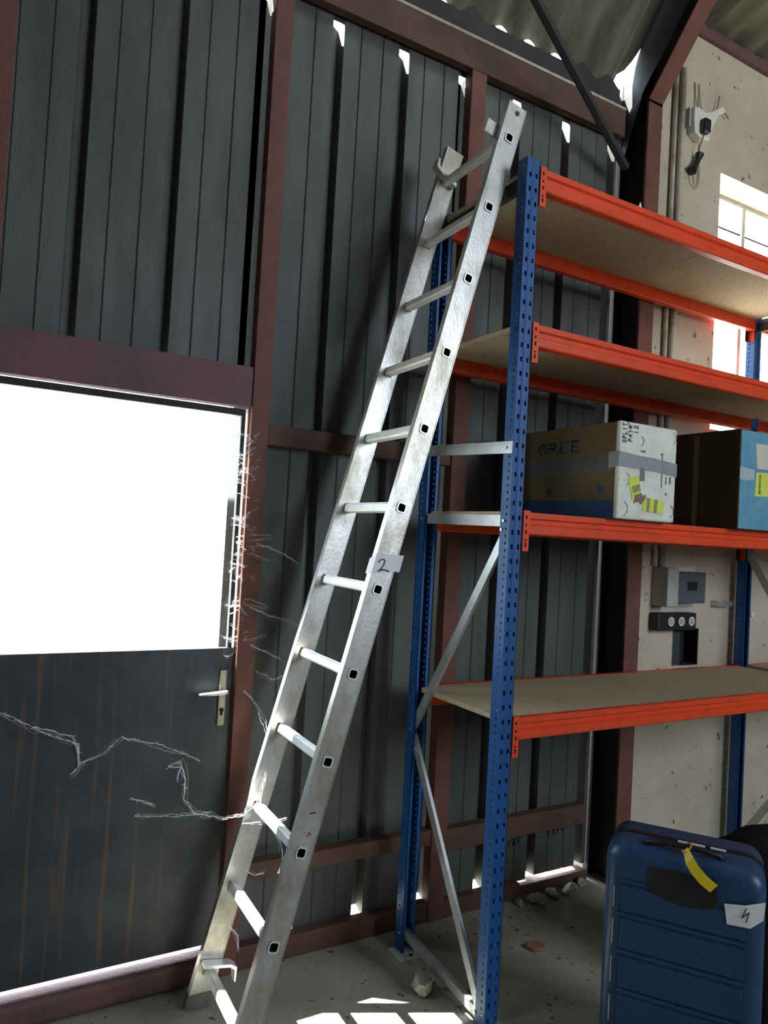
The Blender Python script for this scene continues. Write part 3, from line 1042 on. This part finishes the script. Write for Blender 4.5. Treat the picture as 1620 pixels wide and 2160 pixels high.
# top handle and its dark recess
part(MB().prism([(.135, .690), (.135, .615), (.19, .597), (.25, .592), (.315, .604), (.325, .61), (.325, .690)], (scp(0, -.0055, 0), e, Z_, nin*.02)), 'handle_recess', M_BLACK, case, bevel=.003)
hd = MB().tube([scp(.11, .05, SH-.004), scp(.125, .045, SH+.012), scp(.17, .04, SH+.020), scp(.28, .04, SH+.020), scp(.325, .045, SH+.012), scp(.34, .05, SH-.004)], .009, 8)
part(hd, 'top_handle', M_BLACK, case, smooth=True)
for a0, a1 in ((.205, .285), (.300, .345)):
    part(MB().obox(scp(a0, .110, SH+.0035), e*(a1-a0), nin*.016, Z_*.002), 'reflective_strip', mat('pale_strip', (.62, .66, .62), .4), case)
part(MB().tube([scp(.355, .028, SH-.035), scp(.37, .028, SH-.037)], .008, 8), 'red_button', mat('red_plastic', (.45, .03, .02), .4), case)
# corner wheels
for a, d in ((.05, .05), (SW-.05, .05), (.05, SD-.05), (SW-.05, SD-.05)):
    wm = MB().tube([scp(a-.012, d, .024), scp(a+.012, d, .024)], .024, 14)
    part(wm, 'wheel', M_BLACK, case, smooth=False)
    part(MB().tube([scp(a, d, .046), scp(a, d, SB+.012)], .016, 10), 'wheel_fork', M_BLACK, case)
# yellow tag on its loop
tg = MB()
tl = [(.228, .018, SH+.018, .240, SH+.004), (.262, -.002, .712, 0, 0)]
path = [(.232, .022, SH+.020), (.245, -.004, SH-.002), (.262, -.014, .712), (.285, -.016, .690), (.315, -.018, .672)]
wv = Vector((.75, 0, .66))
v = []
for a, d, z in path:
    w_ = .016 if path.index((a, d, z)) > 0 else .009
    off = (e*.62+Z_*.78)*w_
    v += [scp(a, d, z)-off, scp(a, d, z)+off, scp(a, d-.0015, z)-off, scp(a, d-.0015, z)+off]
fs = []
for i in range(len(path)-1):
    q = 4*i
    fs += [(q, q+1, q+5, q+4), (q+2, q+6, q+7, q+3), (q, q+4, q+6, q+2), (q+1, q+3, q+7, q+5)]
fs += [(0, 2, 3, 1), (16, 17, 19, 18)]
tg.add(v, fs)
tagp = tag(fixn(part(tg, 'luggage_tag', M_YEL, case)), 'bright yellow tag looped on the handle')
part(MB().tube([scp(.235+.012*math.cos(a_), .032+.016*math.sin(a_), SH+.020+.012*math.sin(a_+1)) for a_ in [2*math.pi*k/12 for k in range(13)]], .003, 6), 'tag_loop', mat('amber_loop', (.45, .25, .03), .5), tagp)
# paper with the number 4
pf = -.0072
p4 = part(MB().add([scp(.344, pf, .632), scp(.353, pf, .574), scp(.415, pf-.004, .580), scp(.448, pf-.001, .610), scp(.452, pf, .662), scp(.40, pf-.003, .642)], [(0, 1, 2, 5), (5, 2, 3, 4)]), 'number_paper', M_PAPER, case)
tag(p4, 'white paper with a handwritten 4')
s4 = MB()
s4.stroke([(.402, .634), (.392, .606), (.408, .622)], .0028, (scp(0, pf-.0055, 0), e, Z_, (0, 0, 0)))
s4.stroke([(.410, .624), (.403, .596)], .0028, (scp(0, pf-.0055, 0), e, Z_, (0, 0, 0)))
part(s4, 'handwritten_number', M_INK, p4)
# black bag standing behind the suitcase, only a corner in view
bag = tag(empty('black_bag', (2.50, 1.62, 0)), 'black bag just behind the right side of the suitcase', 'bag')
bgm = bmesh.new()
bmesh.ops.create_cube(bgm, size=1)
bmesh.ops.subdivide_edges(bgm, edges=bgm.edges, cuts=5, use_grid_fill=True)
for vv in bgm.verts:
    q = vv.co.copy()
    n3 = Vector((q.x, q.y, q.z)).normalized()*.62
    vv.co = q.lerp(n3, .35)
    vv.co.x = vv.co.x*.40+.18
    vv.co.y = vv.co.y*.24
    vv.co.z = (vv.co.z+.5)*.62
    vv.co += Vector((math.sin(q.z*9)*.006, math.cos(q.x*11)*.006, 0))
mnz = min(vv.co.z for vv in bgm.verts)
for vv in bgm.verts: vv.co.z -= mnz
me = bpy.data.meshes.new('bag_body'); bgm.to_mesh(me); bgm.free()
me.materials.append(mat('black_fabric', (.012, .011, .011), .9, spec=.2, bump=.2))
for p in me.polygons: p.use_smooth = True
bb_ = bpy.data.objects.new('bag_body', me); COL.objects.link(bb_); bb_.parent = bag

# ================================================================== FITTINGS ON THE WHITE WALL
WY = 2.5995


def wthing(name, x, z, label, cat, group=None):
    return tag(empty(name, (x, WY, z)), label, cat, group)


fuse = wthing('fuse_box', 3.13, 1.37, 'grey fuse box with a smoked window on the white wall', 'fuse box')
part(rbox(3.130, 3.215, WY-.10, WY, 1.375, 1.575), 'side_housing', M_GREYP, fuse, bevel=.006)
part(rbox(3.216, 3.455, WY-.012, WY, 1.372, 1.580), 'back_plate', M_WHITEP, fuse, bevel=.002)
part(rbox(3.222, 3.450, WY-.085, WY-.0125, 1.392, 1.555), 'smoked_cover', M_SMOKE, fuse, bevel=.008)
part(rbox(3.300, 3.375, WY-.0875, WY-.0855, 1.460, 1.505), 'breaker_window', M_HOLE, fuse)
sock = wthing('socket_strip', 3.12, 1.25, 'black strip with three round sockets under the fuse box', 'socket')
part(rbox(3.120, 3.418, WY-.06, WY, 1.250, 1.340), 'strip_body', M_BLACK, sock, bevel=.008)
for x in (3.215, 3.295, 3.375):
    part(MB().tube([(x, WY-.0605, 1.297), (x, WY-.064, 1.297)], .024, 20), 'round_socket', M_WHITEP, sock)
    part(MB().tube([(x, WY-.0645, 1.297), (x, WY-.0655, 1.297)], .016, 16), 'socket_face', M_GREYP, sock)
nb = wthing('niche_junction', 3.315, 1.06, 'dark junction box sunk in a niche below the sockets', 'junction box')
part(rbox(3.318, 3.40, 2.62, 2.70, 1.058, 1.235), 'dark_cover', mat('slate_cover', (.05, .06, .07), .4, var=.2, scale=8), nb, bevel=.004)
part(rbox(3.402, 3.514, 2.685, 2.6995, 1.058, 1.248), 'black_back', M_HOLE, nb)  # black lining paints in the shade inside the niche
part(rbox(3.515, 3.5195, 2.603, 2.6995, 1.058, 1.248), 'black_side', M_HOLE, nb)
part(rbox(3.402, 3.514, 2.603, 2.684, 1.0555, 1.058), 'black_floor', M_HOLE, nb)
for i, x in enumerate((3.128, 3.182)):
    pip = tag(fixn(MB().tube([(x, WY-.016, 1.577), (x, WY-.016, 3.0), (x+.002, WY-.016, 4.2)], .013 if i == 0 else .016, 10).build('wall_pipe', M_PIPE, smooth=True)),
              ['thinner cream conduit running up the white wall, next to the red column', 'thicker stained conduit running up the white wall, right of the thin one'][i], 'pipe', 'conduits up the white wall')
lamp = wthing('wall_lamp_wreck', 3.30, 3.95, 'broken white wall lamp with hanging wires high on the white wall', 'lamp')
lb = MB().prism([(-.06, -.02), (-.05, -.09), (.0, -.11), (.07, -.10), (.09, -.03), (.14, .06), (.20, .10), (.17, .12), (.08, .06), (.03, .04), (-.02, .05), (-.06, .04)], ((3.30, WY-.05, 3.96), X_, Z_, Y_*.05))
part(lb, 'torn_housing', M_WHITEP, lamp, bevel=.006)
part(rbox(3.285, 3.335, WY-.085, WY-.0505, 3.87, 3.945), 'lamp_holder', M_BLACK, lamp, bevel=.008)
part(rbox(3.225, 3.240, WY-.03, WY, 3.90, 4.0), 'end_bracket', M_GREYP, lamp)
for x0, x1 in ((3.29, 3.305), (3.325, 3.335)):
    part(MB().tube([(x0, WY-.006, 4.17), ((x0+x1)/2, WY-.01, 4.08), (x1, WY-.03, 3.98)], .004, 6), 'bare_wire', M_PIPE, lamp)
part(MB().tube([(3.43, WY-.03, 4.03), (3.46, WY-.02, 4.08), (3.475, WY-.02, 4.15)], .003, 6), 'bare_wire', M_CABLE, lamp)
part(MB().tube([(3.48, WY-.03, 4.07), (3.52, WY-.02, 4.075), (3.56, WY-.02, 4.055)], .003, 6), 'bare_wire', M_CABLE, lamp)
plug = wthing('hanging_connector', 3.31, 3.70, 'dark cable connector hanging below the broken wall lamp', 'connector')
part(MB().tube([(3.31, WY-.06, 3.868), (3.305, WY-.035, 3.80), (3.300, WY-.03, 3.765)], .003, 6), 'cable', M_CABLE, plug)
part(MB().tube([(3.318, WY-.03, 3.775), (3.310, WY-.03, 3.745), (3.288, WY-.03, 3.705), (3.262, WY-.03, 3.668)], [.024, .014, .015, .026], 10), 'plug_body', M_BLACK, plug)
part(MB().tube([(3.275, WY-.03, 3.665), (3.29, WY-.02, 3.62), (3.325, WY-.012, 3.60), (3.345, WY-.012, 3.63), (3.350, WY-.008, 3.72), (3.345, WY-.006, 3.85)], .0035, 6), 'cable', M_PIPE, plug)
hk = wthing('wall_peg', 3.93, 1.33, 'small round peg on the white wall behind the far post', 'peg')
part(MB().tube([(3.93, WY, 1.33), (3.93, WY-.04, 1.328)], .018, 12), 'peg', M_CREAM, hk)
lt = tag(rbox(1.455, 1.492, 2.664, 2.6665, 1.985, 2.02).tube([(1.466, 2.663, 2.008), (1.466, 2.6645, 2.008)], .003, 6).build('tin_plate', M_ALU2), 'small shiny tin plate screwed to the mid rail behind the ladder', 'plate')

# ================================================================== DEBRIS ON THE FLOOR
def rock(name, loc, size, M, seed, label, cat, group=None, flat=.6):
    bm = bmesh.new()
    bmesh.ops.create_icosphere(bm, subdivisions=2, radius=1)
    rg = random.Random(seed)
    for vv in bm.verts:
        k = 1+rg.uniform(-.22, .22)
        vv.co = Vector((vv.co.x*size[0]*k, vv.co.y*size[1]*k, vv.co.z*size[2]*k))
    mz = min(vv.co.z for vv in bm.verts)
    for vv in bm.verts: vv.co.z -= mz*.97
    me = bpy.data.meshes.new(name); bm.to_mesh(me); bm.free()
    me.materials.append(M)
    o = bpy.data.objects.new(name, me); COL.objects.link(o)
    o.location = loc
    o.rotation_euler[2] = rg.uniform(0, 6)
    return tag(o, label, cat, group)


rock('concrete_lump', (1.600, 2.275, 0), (.065, .042, .034), M_STONE, 1, 'rough grey concrete lump on the floor beside the rack bottom brace', 'rubble')
ch = MB().prism([(0, 0), (.055, -.012), (.078, .03), (.03, .058), (-.008, .04)], ((2.15, 2.29, .001), X_, Y_, Z_*.014))
tag(fixn(ch.build('brick_shard', M_BRICK, bevel=.003)), 'flat orange-brown brick shard on the floor under the rack', 'brick shard')
stk = MB().tube([(1.675, 2.24, .006), (1.73, 2.20, .008), (1.80, 2.15, .006)], .006, 6)
tag(stk.build('dark_stick', M_CABLE), 'short dark stick lying beside the concrete lump', 'stick')
for i, (x, y, s_) in enumerate([(2.45, 2.60, .05), (2.56, 2.615, .04), (2.66, 2.60, .055), (2.77, 2.64, .04), (2.36, 2.62, .03)]):
    rock('rubble_lump', (x, y, 0), (s_, s_*.6, s_*.45), M_STONE, 10+i,
         'low heap of crumbled mortar along the foot of the sheet wall near the corner', 'rubble', 'crumbled mortar by the corner')
rg = random.Random(3)
for i in range(34):
    x, y = rg.uniform(1.2, 2.6), rg.uniform(1.75, 2.55)
    if i < 6: x, y = [(2.24, 2.16), (1.95, 1.98), (2.02, 2.02), (1.88, 2.12), (1.34, 2.33), (1.42, 2.4)][i]
    if 1.62 < x < 1.75 and (y < 2.06 or y > 2.45): continue
    if x > 1.75 and y < 1.93: continue
    rock('grit', (x, y, 0), (rg.uniform(.003, .008), rg.uniform(.003, .007), .003), rg.choice((M_STONE, M_CABLE, M_BRICK)), 50+i,
         'tiny crumb of grit scattered on the concrete floor', 'grit', 'grit scattered on the floor')

# ================================================================== COBWEBS
def web(name, strands, label, r_=.0007, seed=1, fuzz=0, wisps=3):
    rg = random.Random(seed)
    mb = MB()
    for st_ in strands:
        P_ = [Vector(p) for p in st_]
        out = []
        for a, b_ in zip(P_, P_[1:]):
            k = max(2, int((b_-a).length/.012))
            for i in range(k):
                out.append(a.lerp(b_, i/k)+Vector((rg.gauss(0, .0010), rg.gauss(0, .0010), rg.gauss(0, .0010))))
        out.append(P_[-1])
        rr = [r_*rg.uniform(.4, 1.5) for _ in out]
        mb.tube(out, rr, 3, cap=False)
        for _ in range(wisps):                  # finer threads that wander around the main one
            w_, o2 = Vector((0, 0, 0)), []
            for q in out:
                w_ = w_*.85+Vector((rg.gauss(0, .003), rg.gauss(0, .002), rg.gauss(0, .003)))
                o2.append(q+w_)
            mb.tube(o2, r_*.3, 3, cap=False)
        for _ in range(int(fuzz*len(out))):
            q = rg.choice(out)
            d = Vector((rg.gauss(0, 1), rg.gauss(0, .5), rg.gauss(0, 1))).normalized()
            l_ = rg.uniform(.004, .013)
            mb.tube([q, q+d*l_*.5+Vector((0, 0, -.002)), q+d*l_], r_*.45, 3, cap=False)
    return tag(mb.build(name, M_WEB), label, 'cobweb', kind='stuff')


def wp(x, z, y=2.67): return (x, y, z)


web('cobweb', [[wp(.10, 1.06), wp(.22, 1.00), wp(.33, .935), wp(.42, .90)], [wp(.42, .90), wp(.425, .82), wp(.40, .80)], [wp(.42, .83), wp(.50, .86), wp(.56, .91)],
               [wp(.28, .97), wp(.40, .925), wp(.42, .87)], [wp(.56, .91), wp(.70, .87), wp(.84, .80)]],
    'dusty grey cobweb strung across the left of the black door', .0012, 5, .5)
web('cobweb', [[wp(.72, .80, 2.64), wp(.755, .82, 2.62), wp(.77, .77, 2.60), wp(.765, .70, 2.58), wp(.80, .655, 2.56), wp(.88, .64, 2.52), wp(.95, .645, 2.50)],
               [wp(.62, .635, 2.66), wp(.75, .63, 2.62), wp(.86, .65, 2.56)], [wp(.60, .70, 2.66), wp(.68, .67, 2.64)],
               [wp(.95, .645, 2.50), (1.0, 2.46, .70), (1.03, 2.50, .80)], [wp(.72, .80, 2.64), wp(.76, .80, 2.62), wp(.745, .76, 2.61)]],
    'bright tangled cobweb thread between the door and the ladder', .0013, 6, .35)
st_ = []
rg = random.Random(8)
for i in range(46):
    z = rg.uniform(1.16, 2.03)
    x = rg.uniform(.905, .945)
    L_ = rg.uniform(.015, .07)
    st_.append([wp(x, z, 2.68), wp(x+L_*.5, z+rg.uniform(-.02, .02), 2.665), wp(x+L_, z+rg.uniform(-.03, .04), 2.655)])
for z in (1.55, 1.58, 1.60, 1.62, 1.36, 1.38, 1.23):
    st_.append([wp(.93, z, 2.68), wp(.99, z+.01, 2.65), wp(1.06, z+rg.uniform(-.02, .03), 2.652)])
web('cobweb', st_, 'fuzzy cobwebs hanging along the right edge of the bright door pane', .0004, 9, .3)
web('cobweb', [[wp(.99, 1.36, 2.655), wp(1.06, 1.33, 2.65), wp(1.14, 1.31, 2.65), wp(1.21, 1.285, 2.65)], [wp(1.0, 1.22, 2.65), wp(1.06, 1.19, 2.64), wp(1.11, 1.17, 2.62)],
               [(.985, 2.655, 1.05), (1.03, 2.62, 1.0), (1.055, 2.58, .93), (1.06, 2.56, .88), (1.05, 2.54, .80)], [(1.03, 2.655, 1.12), (1.09, 2.62, 1.09), (1.12, 2.60, 1.11)],
               [(1.0, 2.655, 1.60), (1.10, 2.66, 1.57), (1.18, 2.66, 1.53)]],
    'thin cobweb threads on the sheets right of the door post', .0008, 12, .5)
web('cobweb', [[(.955, 2.50, .62), (1.02, 2.45, .63), (1.08, 2.42, .65)], [(1.04, 2.44, .63), (1.07, 2.42, .56), (1.075, 2.40, .50), (1.06, 2.40, .47)],
               [(.97, 2.48, .46), (1.0, 2.47, .445), (1.03, 2.46, .45)], [(.93, 2.50, .27), (.96, 2.50, .23), (.965, 2.50, .18)]],
    'small cobwebs between the side rails of the ladder near the bottom', .0009, 14, .5)
